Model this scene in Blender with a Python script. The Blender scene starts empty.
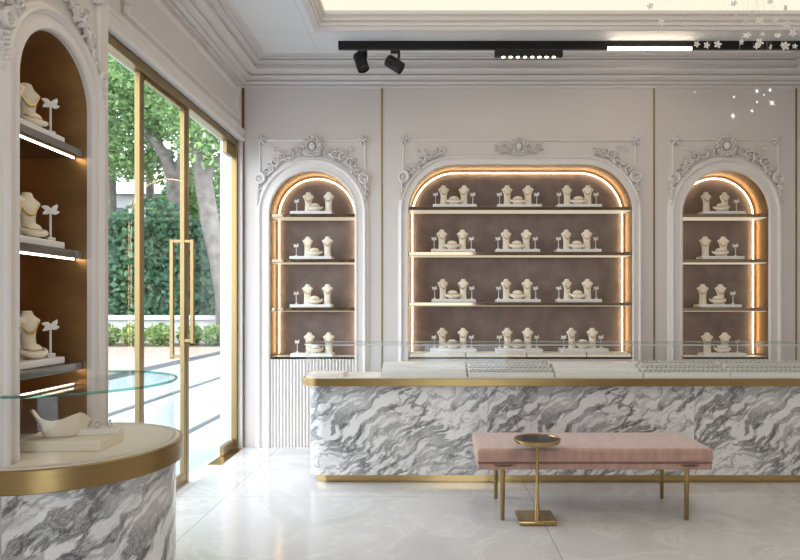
import bpy, bmesh, math, random
from math import pi, sin, cos, radians
from mathutils import Vector, Matrix

random.seed(7)
S = bpy.context.scene
COL = S.collection

# ------------------------------------------------------------------ camera, world, lights, exposure
F_PX = 636.0
cam_data = bpy.data.cameras.new('camera')
cam_data.sensor_fit = 'HORIZONTAL'
cam_data.sensor_width = 36.0
cam_data.lens = F_PX / 800.0 * 36.0
cam_data.shift_x = -35.0 / 800.0
cam_data.shift_y = 25.0 / 800.0
cam_data.clip_start = 0.05
cam_data.clip_end = 300
cam = bpy.data.objects.new('camera', cam_data)
cam.location = (0, 0, 1.4)
cam.rotation_euler = (pi / 2, 0, 0)
COL.objects.link(cam)
S.camera = cam

world = bpy.data.worlds.new('sky')
S.world = world
world.use_nodes = True
bgn = world.node_tree.nodes['Background']
bgn.inputs['Color'].default_value = (0.88, 0.93, 1.0, 1)
bgn.inputs['Strength'].default_value = 3.9

sun_d = bpy.data.lights.new('sun', 'SUN')
sun_d.energy = 3.2
sun_d.angle = radians(3)
sun_d.color = (1.0, 0.95, 0.86)
sun = bpy.data.objects.new('sun', sun_d)
sun.rotation_euler = (radians(28), radians(22), 0)
sun.location = (0, 0, 12)
COL.objects.link(sun)

def portal(name, loc, rot, sx, sy):
    d = bpy.data.lights.new(name, 'AREA'); d.shape = 'RECTANGLE'; d.size = sx; d.size_y = sy
    d.cycles.is_portal = True
    o = bpy.data.objects.new(name, d); o.location = loc; o.rotation_euler = rot; COL.objects.link(o)
portal('door_daylight_portal', (-2.06, 4.96, 1.5), (0, -pi / 2, 0), 3.0, 2.5)
portal('added_window_portal', (0.05, -2.58, 1.48), (pi / 2, 0, 0), 1.7, 2.65)  # sampling portal at the added window behind the camera
PANEL_EMIT = 0.70         # luminous ceiling
LED_EMIT = 9.5            # niche edge light

S.view_settings.view_transform = 'Standard'
S.view_settings.look = 'None'
S.view_settings.exposure = 0.52
S.view_settings.gamma = 1.0
S.view_settings.use_curve_mapping = False
S.cycles.use_denoising = True
S.cycles.use_adaptive_sampling = False
S.cycles.caustics_reflective = False
S.cycles.caustics_refractive = False
S.cycles.max_bounces = 10
S.cycles.transparent_max_bounces = 16

# ------------------------------------------------------------------ materials
def new_mat(name):
    m = bpy.data.materials.new(name)
    m.use_nodes = True
    nt = m.node_tree
    return m, nt, nt.nodes['Principled BSDF'], nt.nodes['Material Output']

def pmat(name, col, rough=0.5, metal=0.0, noise=0.0, nscale=6.0, stretch=(1, 1, 1), bump=0.0, bscale=60.0,
         sheen=0.0, coat=0.0, spec=None, trans=0.0):
    m, nt, b, out = new_mat(name)
    b.inputs['Base Color'].default_value = (*col, 1)
    b.inputs['Roughness'].default_value = rough
    b.inputs['Metallic'].default_value = metal
    if sheen: b.inputs['Sheen Weight'].default_value = sheen
    if coat: b.inputs['Coat Weight'].default_value = coat
    if spec is not None: b.inputs['Specular IOR Level'].default_value = spec
    if noise or bump:
        tc = nt.nodes.new('ShaderNodeTexCoord')
        mp = nt.nodes.new('ShaderNodeMapping')
        mp.inputs['Scale'].default_value = stretch
        nt.links.new(tc.outputs['Object'], mp.inputs['Vector'])
    if noise:
        n = nt.nodes.new('ShaderNodeTexNoise')
        n.inputs['Scale'].default_value = nscale
        n.inputs['Detail'].default_value = 5
        nt.links.new(mp.outputs[0], n.inputs['Vector'])
        r = nt.nodes.new('ShaderNodeValToRGB')
        r.color_ramp.elements[0].position = 0.3
        r.color_ramp.elements[1].position = 0.7
        lo = tuple(c * (1 - noise) for c in col); hi = tuple(min(1, c * (1 + noise)) for c in col)
        r.color_ramp.elements[0].color = (*lo, 1)
        r.color_ramp.elements[1].color = (*hi, 1)
        nt.links.new(n.outputs['Fac'], r.inputs['Fac'])
        nt.links.new(r.outputs['Color'], b.inputs['Base Color'])
    if bump:
        n2 = nt.nodes.new('ShaderNodeTexNoise')
        n2.inputs['Scale'].default_value = bscale
        n2.inputs['Detail'].default_value = 3
        nt.links.new(mp.outputs[0], n2.inputs['Vector'])
        bp = nt.nodes.new('ShaderNodeBump')
        bp.inputs['Strength'].default_value = bump
        bp.inputs['Distance'].default_value = 0.01
        nt.links.new(n2.outputs['Fac'], bp.inputs['Height'])
        nt.links.new(bp.outputs['Normal'], b.inputs['Normal'])
    return m

def emat(name, col, strength):
    m, nt, b, out = new_mat(name)
    b.inputs['Base Color'].default_value = (0.08, 0.07, 0.06, 1)
    b.inputs['Emission Color'].default_value = (*col, 1)
    b.inputs['Emission Strength'].default_value = strength
    return m

def glass_mat(name, tint, gloss=1.0, base=0.04):
    m = bpy.data.materials.new(name); m.use_nodes = True
    nt = m.node_tree; nt.nodes.clear()
    out = nt.nodes.new('ShaderNodeOutputMaterial')
    t = nt.nodes.new('ShaderNodeBsdfTransparent'); t.inputs['Color'].default_value = (*tint, 1)
    g = nt.nodes.new('ShaderNodeBsdfGlossy'); g.inputs['Roughness'].default_value = 0.0
    fr = nt.nodes.new('ShaderNodeFresnel'); fr.inputs['IOR'].default_value = 1.45
    geo = nt.nodes.new('ShaderNodeNewGeometry')
    # same fresnel on both sides of the pane
    lw = nt.nodes.new('ShaderNodeLayerWeight'); lw.inputs['Blend'].default_value = 0.5
    pw = nt.nodes.new('ShaderNodeMath'); pw.operation = 'POWER'; pw.inputs[1].default_value = 4.0
    nt.links.new(lw.outputs['Facing'], pw.inputs[0])
    mu = nt.nodes.new('ShaderNodeMath'); mu.operation = 'MULTIPLY_ADD'
    mu.inputs[1].default_value = gloss * 0.8; mu.inputs[2].default_value = base
    nt.links.new(pw.outputs[0], mu.inputs[0])
    mx = nt.nodes.new('ShaderNodeMixShader')
    nt.links.new(mu.outputs[0], mx.inputs[0]); nt.links.new(t.outputs[0], mx.inputs[1]); nt.links.new(g.outputs[0], mx.inputs[2])
    nt.links.new(mx.outputs[0], out.inputs[0])
    return m

def N(nt, t, **kw):
    n = nt.nodes.new(t)
    for k, v in kw.items(): setattr(n, k, v)
    return n

def mathn(nt, op, a, b=None, c=None):
    n = nt.nodes.new('ShaderNodeMath'); n.operation = op
    for i, x in enumerate((a, b, c)):
        if x is None: continue
        if isinstance(x, (int, float)): n.inputs[i].default_value = x
        else: nt.links.new(x, n.inputs[i])
    return n.outputs[0]

def ramp(nt, fac, stops):
    r = nt.nodes.new('ShaderNodeValToRGB')
    while len(r.color_ramp.elements) < len(stops): r.color_ramp.elements.new(0.5)
    for e, (p, c) in zip(r.color_ramp.elements, stops):
        e.position = p
        e.color = (c, c, c, 1) if isinstance(c, (int, float)) else (*c, 1)
    nt.links.new(fac, r.inputs['Fac'])
    return r.outputs['Color']

def marble_mat():
    m, nt, b, out = new_mat('veined_marble')
    uv = N(nt, 'ShaderNodeUVMap'); uv.uv_map = 'UVMap'
    sp = N(nt, 'ShaderNodeSeparateXYZ'); nt.links.new(uv.outputs[0], sp.inputs[0])
    um = mathn(nt, 'FLOORED_MODULO', mathn(nt, 'SUBTRACT', sp.outputs[0], 0.41), 1.62)
    cb = N(nt, 'ShaderNodeCombineXYZ'); nt.links.new(um, cb.inputs[0]); nt.links.new(sp.outputs[1], cb.inputs[1])
    # warp
    n0 = N(nt, 'ShaderNodeTexNoise'); n0.inputs['Scale'].default_value = 1.5; n0.inputs['Detail'].default_value = 4; n0.inputs['Roughness'].default_value = 0.55
    nt.links.new(cb.outputs[0], n0.inputs['Vector'])
    vs = N(nt, 'ShaderNodeVectorMath', operation='SUBTRACT'); nt.links.new(n0.outputs['Color'], vs.inputs[0]); vs.inputs[1].default_value = (0.5, 0.5, 0.5)
    vm = N(nt, 'ShaderNodeVectorMath', operation='SCALE'); nt.links.new(vs.outputs[0], vm.inputs[0]); vm.inputs['Scale'].default_value = 0.42
    va = N(nt, 'ShaderNodeVectorMath', operation='ADD'); nt.links.new(cb.outputs[0], va.inputs[0]); nt.links.new(vm.outputs[0], va.inputs[1])
    rot = N(nt, 'ShaderNodeMapping'); rot.vector_type = 'POINT'; rot.inputs['Rotation'].default_value = (0, 0, radians(-34)); nt.links.new(va.outputs[0], rot.inputs[0])
    sc = N(nt, 'ShaderNodeMapping'); sc.inputs['Scale'].default_value = (0.8, 3.0, 1); sc.inputs['Location'].default_value = (3.1, 1.7, 0); nt.links.new(rot.outputs[0], sc.inputs[0])
    n1 = N(nt, 'ShaderNodeTexNoise'); n1.inputs['Scale'].default_value = 0.9; n1.inputs['Detail'].default_value = 12; n1.inputs['Roughness'].default_value = 0.66
    nt.links.new(sc.outputs[0], n1.inputs['Vector'])
    big = ramp(nt, n1.outputs['Fac'], [(0.36, 1.0), (0.425, 0.93), (0.443, 0.62), (0.452, 0.97), (0.490, 0.94), (0.503, 0.50), (0.512, 0.16), (0.522, 0.55), (0.533, 0.13), (0.545, 0.55), (0.570, 0.97), (0.605, 0.50), (0.615, 0.95), (0.7, 1.0)])
    # fine parallel streaks
    wv = N(nt, 'ShaderNodeTexWave'); wv.bands_direction = 'Y'; wv.inputs['Scale'].default_value = 2.6; wv.inputs['Distortion'].default_value = 9; wv.inputs['Detail'].default_value = 6
    wv.inputs['Detail Scale'].default_value = 2.2
    nt.links.new(rot.outputs[0], wv.inputs['Vector'])
    fine = ramp(nt, wv.outputs['Fac'], [(0.0, 0.50), (0.10, 0.80), (0.22, 1.0), (1.0, 1.0)])
    n3 = N(nt, 'ShaderNodeTexNoise'); n3.inputs['Scale'].default_value = 2.0; nt.links.new(cb.outputs[0], n3.inputs['Vector'])
    msk = ramp(nt, n3.outputs['Fac'], [(0.36, 0.50), (0.52, 1.0)])
    mx = N(nt, 'ShaderNodeMix', data_type='RGBA', blend_type='MULTIPLY'); mx.inputs[0].default_value = 0.8
    wm = N(nt, 'ShaderNodeMix', data_type='RGBA'); nt.links.new(msk, wm.inputs[0]); wm.inputs[6].default_value = (.97, .97, .97, 1); nt.links.new(big, wm.inputs[7]); big = wm.outputs[2]
    nt.links.new(big, mx.inputs[6]); nt.links.new(fine, mx.inputs[7])
    tint = N(nt, 'ShaderNodeMix', data_type='RGBA', blend_type='MULTIPLY'); tint.inputs[0].default_value = 1
    nt.links.new(mx.outputs[2], tint.inputs[6]); tint.inputs[7].default_value = (0.86, 0.845, 0.84, 1)
    nt.links.new(tint.outputs[2], b.inputs['Base Color'])
    b.inputs['Roughness'].default_value = 0.16
    return m

def floor_mat():
    m, nt, b, out = new_mat('polished_floor_tile')
    geo = N(nt, 'ShaderNodeNewGeometry')
    sp = N(nt, 'ShaderNodeSeparateXYZ'); nt.links.new(geo.outputs['Position'], sp.inputs[0])
    d = None
    for ax, p in ((0, -1.53), (0, 0.70), (0, 2.60), (1, 4.64), (1, 2.9), (1, 1.16), (1, -0.6)):
        v = mathn(nt, 'ABSOLUTE', mathn(nt, 'SUBTRACT', sp.outputs[ax], p))
        d = v if d is None else mathn(nt, 'MINIMUM', d, v)
    joint = mathn(nt, 'LESS_THAN', d, 0.0022)
    n0 = N(nt, 'ShaderNodeTexNoise'); n0.inputs['Scale'].default_value = 1.6; n0.inputs['Detail'].default_value = 8; n0.inputs['Distortion'].default_value = 1.4; n0.inputs['Roughness'].default_value = 0.6
    nt.links.new(geo.outputs['Position'], n0.inputs['Vector'])
    base = ramp(nt, n0.outputs['Fac'], [(0.28, (0.60, 0.595, 0.595)), (0.46, (0.665, 0.66, 0.66)), (0.50, (0.75, 0.745, 0.74)), (0.53, (0.67, 0.665, 0.665)), (0.72, (0.72, 0.715, 0.715))])
    mx = N(nt, 'ShaderNodeMix', data_type='RGBA'); nt.links.new(joint, mx.inputs[0]); nt.links.new(base, mx.inputs[6]); mx.inputs[7].default_value = (0.30, 0.28, 0.26, 1)
    nt.links.new(mx.outputs[2], b.inputs['Base Color'])
    b.inputs['Roughness'].default_value = 0.14
    b.inputs['Specular IOR Level'].default_value = 0.7
    return m

def ceiling_mat():
    m, nt, b, out = new_mat('ceiling_paint')
    geo = N(nt, 'ShaderNodeNewGeometry')
    sp = N(nt, 'ShaderNodeSeparateXYZ'); nt.links.new(geo.outputs['Position'], sp.inputs[0])
    d = None
    for ax, p in ((0, -1.09), (1, 5.5), (1, 4.0), (1, 2.5)):
        v = mathn(nt, 'ABSOLUTE', mathn(nt, 'SUBTRACT', sp.outputs[ax], p))
        d = v if d is None else mathn(nt, 'MINIMUM', d, v)
    joint = mathn(nt, 'LESS_THAN', d, 0.002)
    mx = N(nt, 'ShaderNodeMix', data_type='RGBA'); nt.links.new(joint, mx.inputs[0]); mx.inputs[6].default_value = (0.90, 0.885, 0.885, 1); mx.inputs[7].default_value = (0.62, 0.6, 0.58, 1)
    nt.links.new(mx.outputs[2], b.inputs['Base Color']); b.inputs['Roughness'].default_value = 0.55
    return m

def leaf_mat(name, c1, c2):
    m, nt, b, out = new_mat(name)
    geo = N(nt, 'ShaderNodeNewGeometry')
    r = ramp(nt, geo.outputs['Random Per Island'], [(0.0, c1), (1.0, c2)])
    nt.links.new(r, b.inputs['Base Color'])
    b.inputs['Roughness'].default_value = 0.45
    tr = N(nt, 'ShaderNodeBsdfTranslucent'); nt.links.new(r, tr.inputs['Color'])
    mx = N(nt, 'ShaderNodeMixShader'); mx.inputs[0].default_value = 0.45
    nt.links.new(b.outputs[0], mx.inputs[1]); nt.links.new(tr.outputs[0], mx.inputs[2]); nt.links.new(mx.outputs[0], out.inputs[0])
    return m

WALL = (0.72, 0.665, 0.64)
M = dict(
    wall=pmat('wall_paint', WALL, 0.5, noise=0.015, nscale=2),
    trim=pmat('moulding_paint', (0.80, 0.755, 0.735), 0.42),
    ceiling=ceiling_mat(),
    floor=floor_mat(),
    marble=marble_mat(),
    brass=pmat('brushed_brass', (0.37, 0.255, 0.11), 0.30, 1.0, noise=0.06, nscale=9, stretch=(1, 1, 12)),
    brass_pol=pmat('polished_brass', (0.50, 0.35, 0.155), 0.18, 1.0),
    brass_door=pmat('door_brass', (0.31, 0.22, 0.10), 0.34, 0.95),
    bronze=pmat('bronze_lining', (0.27, 0.152, 0.062), 0.42, 0.8, noise=0.12, nscale=3),
    bronze_dark=pmat('dark_bronze_lining', (0.46, 0.27, 0.115), 0.40, 0.75, noise=0.25, nscale=3.0, stretch=(1, 1, 2.5)),
    mauve=pmat('mauve_textile_panel', (0.235, 0.18, 0.165), 0.85, noise=0.18, nscale=7, bump=0.15, bscale=120),
    led=emat('warm_led', (1.0, 0.74, 0.42), LED_EMIT),
    led_soft=emat('warm_diffuser', (1.0, 0.84, 0.62), 0.42),
    led_white=emat('white_led', (1.0, 0.84, 0.62), 9.0),
    panel=emat('luminous_ceiling_film', (1.0, 0.90, 0.72), PANEL_EMIT),
    mirror=pmat('bronze_mirror', (0.30, 0.225, 0.15), 0.06, 1.0),
    mirror_grey=pmat('smoked_mirror', (0.30, 0.29, 0.28), 0.12, 0.9),
    cream=pmat('cream_leather', (0.90, 0.82, 0.69), 0.55, bump=0.05, bscale=200),
    cream_pale=pmat('pale_cream_pad', (0.88, 0.82, 0.74), 0.6),
    tray=pmat('tray_lacquer', (0.91, 0.90, 0.89), 0.4),
    white=pmat('white_lacquer', (0.80, 0.79, 0.77), 0.35),
    gold=pmat('gold', (0.80, 0.56, 0.22), 0.2, 1.0),
    silver=pmat('silver', (0.80, 0.79, 0.77), 0.15, 1.0),
    stone=pmat('ring_stone', (0.88, 0.88, 0.9), 0.05, 0.2),
    velvet=pmat('pink_velvet', (0.50, 0.30, 0.245), 0.75, noise=0.14, nscale=9, stretch=(3.0, 1, 0.8), sheen=0.6, bump=0.12, bscale=90),
    seam=pmat('dark_pink_piping', (0.28, 0.15, 0.12), 0.8),
    black=pmat('black_metal', (0.012, 0.012, 0.013), 0.35, 0.3),
    black_glass=pmat('black_stone_top', (0.03, 0.032, 0.035), 0.12, noise=0.5, nscale=18),
    groove=pmat('grey_felt', (0.20, 0.19, 0.18), 0.9),
    dark=pmat('dark_recess', (0.03, 0.025, 0.02), 0.7),
    glass=glass_mat('clear_glass', (0.988, 0.992, 0.99), 0.5, 0.03),
    lid_edge_sheen=pmat('painted_edge_sheen', (0.62, 0.66, 0.64), 0.15),  # pale colour paints in the reflection along the counter lid edge
    glass_edge=glass_mat('green_glass_edge', (0.45, 0.72, 0.66), 0.6, 0.10),
    glass_top=glass_mat('showcase_top_glass', (0.985, 0.99, 0.987), 0.5, 0.02),
    glass_door=glass_mat('door_glass', (0.95, 0.97, 0.97), 0.30, 0.02),
    paving=pmat('pale_paving', (0.30, 0.36, 0.40), 0.5, noise=0.04, nscale=1.2),
    deck=pmat('pale_deck_boards', (0.26, 0.20, 0.175), 0.6, noise=0.10, nscale=3, stretch=(6, 0.4, 1)),
    strip=pmat('dark_paving_strip', (0.035, 0.04, 0.048), 0.6, noise=0.3, nscale=5),
    soil=pmat('soil', (0.10, 0.08, 0.05), 0.9, noise=0.3),
    render_white=pmat('white_render', (0.42, 0.43, 0.43), 0.7, noise=0.03),
    roofm=pmat('roof_sheet', (0.34, 0.35, 0.36), 0.6),
    window_dark=pmat('dark_window_glass', (0.05, 0.06, 0.07), 0.1),
    bark=pmat('bark', (0.12, 0.105, 0.095), 0.9, noise=0.4, nscale=4, bump=0.8, bscale=9),
    leaf_a=leaf_mat('tree_leaves', (0.07, 0.18, 0.055), (0.34, 0.50, 0.20)),
    leaf_b=leaf_mat('ivy_leaves', (0.012, 0.06, 0.030), (0.075, 0.20, 0.10)),
    leaf_c=leaf_mat('shrub_leaves', (0.08, 0.19, 0.04), (0.34, 0.44, 0.16)),
    porcelain=pmat('white_porcelain', (0.85, 0.83, 0.80), 0.25),
    star=emat('star_light', (1.0, 0.95, 0.88), 1.3),
    wire=pmat('fine_steel_wire', (0.5, 0.48, 0.45), 0.3, 1.0),
)

# ------------------------------------------------------------------ mesh builder
ID = lambda u, v, z: (u, v, z)

class MB:
    def __init__(s, fr=ID):
        s.v = []; s.f = []; s.uv = {}; s.fr = fr
    def add(s, vs, fs, uvs=None):
        o = len(s.v)
        s.v += [s.fr(*p) for p in vs]
        for f in fs: s.f.append([i + o for i in f])
        if uvs:
            for i, w in enumerate(uvs): s.uv[o + i] = w
        return s
    def box(s, a, b):
        x0, y0, z0 = a; x1, y1, z1 = b
        vs = [(x0, y0, z0), (x1, y0, z0), (x1, y1, z0), (x0, y1, z0), (x0, y0, z1), (x1, y0, z1), (x1, y1, z1), (x0, y1, z1)]
        return s.add(vs, [(0, 3, 2, 1), (4, 5, 6, 7), (0, 1, 5, 4), (1, 2, 6, 5), (2, 3, 7, 6), (3, 0, 4, 7)])
    def tube(s, pts, r, seg=8, closed=False, flat=None):
        pts = [Vector(p) for p in pts]; n = len(pts)
        rs = r if isinstance(r, (list, tuple)) else [r] * n
        vs = []; prev = None
        for i, p in enumerate(pts):
            if closed: t = pts[(i + 1) % n] - pts[(i - 1) % n]
            else: t = pts[min(i + 1, n - 1)] - pts[max(i - 1, 0)]
            t.normalize()
            if prev is None:
                a = Vector((0, 0, 1)) if abs(t.z) < 0.9 else Vector((1, 0, 0))
                nrm = t.cross(a).normalized()
            else:
                nrm = (prev - t * prev.dot(t)).normalized()
            prev = nrm
            bn = t.cross(nrm)
            for k in range(seg):
                an = 2 * pi * k / seg
                vs.append(tuple(p + (nrm * cos(an) + bn * sin(an)) * rs[i]))
        fs = []
        for i in range(n if closed else n - 1):
            j = (i + 1) % n
            for k in range(seg):
                l = (k + 1) % seg
                fs.append((i * seg + k, i * seg + l, j * seg + l, j * seg + k))
        if not closed:
            fs.append(tuple(range(seg))[::-1]); fs.append(tuple((n - 1) * seg + k for k in range(seg)))
        return s.add(vs, fs)
    def rings(s, rings, cap=True):
        """list of closed loops with equal counts"""
        k = len(rings[0]); vs = [p for r in rings for p in r]; fs = []
        for i in range(len(rings) - 1):
            for j in range(k):
                l = (j + 1) % k
                fs.append((i * k + j, i * k + l, (i + 1) * k + l, (i + 1) * k + j))
        if cap:
            fs.append(tuple(range(k))[::-1]); fs.append(tuple((len(rings) - 1) * k + j for j in range(k)))
        return s.add(vs, fs)
    def lathe(s, c, prof, seg=24, ex=1.0, ey=1.0):
        rr = []
        for r, z in prof:
            rr.append([(c[0] + cos(2 * pi * k / seg) * max(r, 1e-4) * ex, c[1] + sin(2 * pi * k / seg) * max(r, 1e-4) * ey, c[2] + z) for k in range(seg)])
        return s.rings(rr)
    def blob(s, c, r, seg=8, rng=5, rot=0.0):
        """ellipsoid in u (0), v (1), z (2); rot turns it in the u-z plane"""
        rr = []
        for i in range(rng + 1):
            th = pi * i / rng
            th = min(max(th, 0.06), pi - 0.06)
            ring = []
            for k in range(seg):
                ph = 2 * pi * k / seg
                a, b, d = sin(th) * cos(ph) * r[0], sin(th) * sin(ph) * r[1], cos(th) * r[2]
                ring.append((c[0] + a * cos(rot) - d * sin(rot), c[1] + b, c[2] + a * sin(rot) + d * cos(rot)))
            rr.append(ring)
        return s.rings(rr)
    def leaf(s, u, z, ang, ln, w, v=0.0, t=0.012):
        """acanthus-like leaf lying on the wall from (u,z) toward ang"""
        rr = []
        n = 6
        for i in range(n + 1):
            q = i / n
            hw = w * (sin(pi * min(1, q * 0.9 + 0.12)) ** 0.8) * (1 + 0.16 * (i % 2)) + 0.0006
            bend = 0.25 * q * q
            cu = u + cos(ang + bend) * ln * q; cz = z + sin(ang + bend) * ln * q
            px, pz = -sin(ang + bend), cos(ang + bend)
            rise = t * (0.6 + 0.6 * sin(pi * q))
            rr.append([(cu + px * hw * a, v + rise * b, cz + pz * hw * a) for a, b in ((-1, 0), (-0.6, 0.75), (0, 0.5), (0.6, 0.75), (1, 0), (0, -0.2))])
        return s.rings(rr)
    def scroll(s, u, z, r, a0, sg=1, turns=1.4, t0=0.010, t1=0.004, v=0.010, end=0.22):
        n = int(16 * turns); pts = []; rs = []
        for i in range(n + 1):
            q = i / n
            a = a0 + sg * 2 * pi * turns * q
            rad = r * (1 - (1 - end) * q)
            pts.append((u + cos(a) * rad, v, z + sin(a) * rad)); rs.append(t0 + (t1 - t0) * q)
        s.tube(pts, rs, 6)
        return s.blob((u, v, z), (r * 0.25, 0.012, r * 0.25), 6, 4)
    def build(s, name, mat, parent=None, smooth=True, bevel=0.0, seg=2, sub=0, recalc=True, angle=40):
        me = bpy.data.meshes.new(name)
        me.from_pydata([tuple(p) for p in s.v], [], s.f)
        if s.uv:
            uvl = me.uv_layers.new(name='UVMap')
            for lp in me.loops:
                uvl.data[lp.index].uv = s.uv.get(lp.vertex_index, (0, 0))
        if recalc:
            bm = bmesh.new(); bm.from_mesh(me)
            bmesh.ops.recalc_face_normals(bm, faces=bm.faces)
            bm.to_mesh(me); bm.free()
        me.materials.append(M[mat] if isinstance(mat, str) else mat)
        if smooth:
            me.polygons.foreach_set('use_smooth', [True] * len(me.polygons))
            me.set_sharp_from_angle(angle=radians(angle))
        o = bpy.data.objects.new(name, me)
        COL.objects.link(o)
        if parent is not None: o.parent = parent
        if bevel:
            b = o.modifiers.new('bevel', 'BEVEL'); b.width = bevel; b.segments = seg; b.limit_method = 'ANGLE'
        if sub:
            q = o.modifiers.new('subdivision', 'SUBSURF'); q.levels = sub; q.render_levels = sub
        return o

def tag(o, label=None, cat=None, group=None, kind=None):
    if label: o['label'] = label
    if cat: o['category'] = cat
    if group: o['group'] = group
    if kind: o['kind'] = kind
    return o

def empty(name, loc=(0, 0, 0), rz=0.0):
    o = bpy.data.objects.new(name, None)
    o.empty_display_size = 0.05
    o.location = loc; o.rotation_euler = (0, 0, rz)
    COL.objects.link(o)
    return o

def struct(o, label=None):
    o['kind'] = 'structure'
    if label: o['label'] = label
    return o

def copy_tree(o, parent=None):
    c = o.copy(); COL.objects.link(c)
    if parent is not None: c.parent = parent
    for ch in list(KIDS.get(o.name, [])):
        d = ch.copy(); COL.objects.link(d); d.parent = c
        for g in KIDS.get(ch.name, []):
            e = g.copy(); COL.objects.link(e); e.parent = d
    return c
KIDS = {}
def register(o):
    KIDS[o.name] = [c for c in bpy.data.objects if c.parent == o]
    for c in KIDS[o.name]:
        KIDS[c.name] = [d for d in bpy.data.objects if d.parent == c]

# ------------------------------------------------------------------ dimensions
XL, XR, YB, YF = -1.90, 3.65, 6.27, -2.5
ZC = 3.76
PXM = 101.4
fr_back = lambda u, v, z: (u, YB - v, z)
PU = 2.50; PX = -1.50
fr_pil = lambda u, v, z: (PX + v, PU + u, z)
bx = lambda px: (px - 435) / PXM         # photograph column -> x on the back wall
bz = lambda py: 1.4 + (305 - py) / PXM   # photograph row -> z on the back wall

# ------------------------------------------------------------------ outline helper: rounded-top opening
def outline(cx, hw, z0, zt, r, n=14):
    """list of (u, z, nu, nz) from bottom-left over the top to bottom-right"""
    P = [(cx - hw, z0, -1, 0), (cx - hw, zt - r, -1, 0)]
    for i in range(1, n + 1):
        a = pi - (pi / 2) * i / n
        P.append((cx - hw + r + cos(a) * r, zt - r + sin(a) * r, cos(a), sin(a)))
    if hw - r > 1e-3:
        st = 0
    else:
        st = 1
    for i in range(st, n + 1):
        a = pi / 2 - (pi / 2) * i / n
        P.append((cx + hw - r + cos(a) * r, zt - r + sin(a) * r, cos(a), sin(a)))
    P.append((cx + hw, z0, 1, 0))
    return P

def sweep_outline(mb, P, prof):
    """prof: list of (d outward, v)"""
    k = len(prof); vs = []; fs = []
    for (u, z, nu, nz) in P:
        for d, v in prof: vs.append((u + nu * d, v, z + nz * d))
    for i in range(len(P) - 1):
        for j in range(k - 1):
            fs.append((i * k + j, (i + 1) * k + j, (i + 1) * k + j + 1, i * k + j + 1))
    return mb.add(vs, fs)

def filled_wall(name, fr, outer, holes, mat):
    bm = bmesh.new()
    edges = []
    for loop in [outer] + holes:
        vs = [bm.verts.new(fr(u, 0, z)) for u, z in loop]
        for i in range(len(vs)): edges.append(bm.edges.new((vs[i], vs[(i + 1) % len(vs)])))
    bmesh.ops.triangle_fill(bm, use_beauty=True, use_dissolve=False, edges=edges)
    bmesh.ops.recalc_face_normals(bm, faces=bm.faces)
    me = bpy.data.meshes.new(name); bm.to_mesh(me); bm.free()
    me.materials.append(M[mat])
    o = bpy.data.objects.new(name, me); COL.objects.link(o)
    return o

def rect_loop(mb, x0, x1, y0, y1, prof):
    """prof (inset p, z) swept around the rectangle with mitred corners"""
    k = len(prof); vs = []; fs = []
    for cx, cy, sx, sy in ((x0, y0, 1, 1), (x1, y0, -1, 1), (x1, y1, -1, -1), (x0, y1, 1, -1)):
        for p, z in prof: vs.append((cx + sx * p, cy + sy * p, z))
    for i in range(4):
        j = (i + 1) % 4
        for a in range(k - 1):
            fs.append((i * k + a, j * k + a, j * k + a + 1, i * k + a + 1))
    return mb.add(vs, fs)

# ================================================================== STRUCTURE
struct(MB().box((-2.05, YF - 0.1, -0.1), (XR + 0.1, YB + 0.7, 0)).build('floor', 'floor', smooth=False), 'polished pale marble tile floor')

# ceiling with coffer
TX0, TX1, TY0, TY1 = -0.99, 3.25, 0.4, 5.42
m = MB()
for a, b in (((XL, YF), (TX0, YB)), ((TX1, YF), (XR, YB)), ((TX0, YF), (TX1, TY0)), ((TX0, TY1), (TX1, YB))):
    m.box((a[0], a[1], ZC), (b[0], b[1], ZC + 0.04))
m.box((XL - 0.2, YF - 0.1, 4.05), (XR + 0.1, YB + 0.7, 4.25))
struct(m.build('ceiling', 'ceiling', smooth=False))
m = MB()
rect_loop(m, TX0, TX1, TY0, TY1, [(-0.040, ZC + .001), (-0.040, ZC - 0.012), (-0.012, ZC - 0.020), (0.004, ZC - 0.012), (0.004, ZC + 0.016), (0.022, ZC + 0.018), (0.024, ZC + 0.030), (0.014, ZC + .034), (0.016, ZC + 0.050),
                                  (0.038, ZC + 0.054), (0.042, ZC + 0.064), (0.030, ZC + .068), (0.034, ZC + 0.086), (0.060, ZC + 0.096), (0.064, ZC + 0.125), (0.064, ZC + 0.17)])
struct(m.build('trim_1', 'trim', angle=25), 'stepped moulding around the luminous ceiling recess')
t = MB().box((TX0 + .02, TY0 + .02, ZC + 0.122), (TX1 - .02, TY1 - .02, ZC + 0.14)).build('luminous_ceiling_panel', 'panel', smooth=False)
tag(t, 'large glowing cream light panel recessed in the ceiling', 'ceiling light')

# crown moulding
m = MB()
rect_loop(m, XL, XR, YF, YB, [(p_, 3.535 + (z_ - 3.5) * .225 / .26) for p_, z_ in [(0, 3.500), (0.022, 3.502), (0.024, 3.516), (0.010, 3.519), (0.012, 3.532), (0.042, 3.536), (0.054, 3.544), (0.058, 3.556), (0.038, 3.560), (0.050, 3.570), (0.090, 3.582), (0.102, 3.592), (0.106, 3.608),
                              (0.084, 3.613), (0.110, 3.622), (0.168, 3.630), (0.186, 3.638), (0.190, 3.652), (0.164, 3.657), (0.164, 3.668), (0.172, 3.692), (0.196, 3.706), (0.228, 3.710), (0.234, 3.720), (0.212, 3.724), (0.214, 3.732),
                              (0.258, 3.735), (0.266, 3.743), (0.248, 3.747), (0.296, 3.750), (0.311, 3.754), (0.311, 3.762)]])
struct(m.build('trim_2', 'trim', angle=22), 'deep stepped crown moulding around the ceiling')

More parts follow.
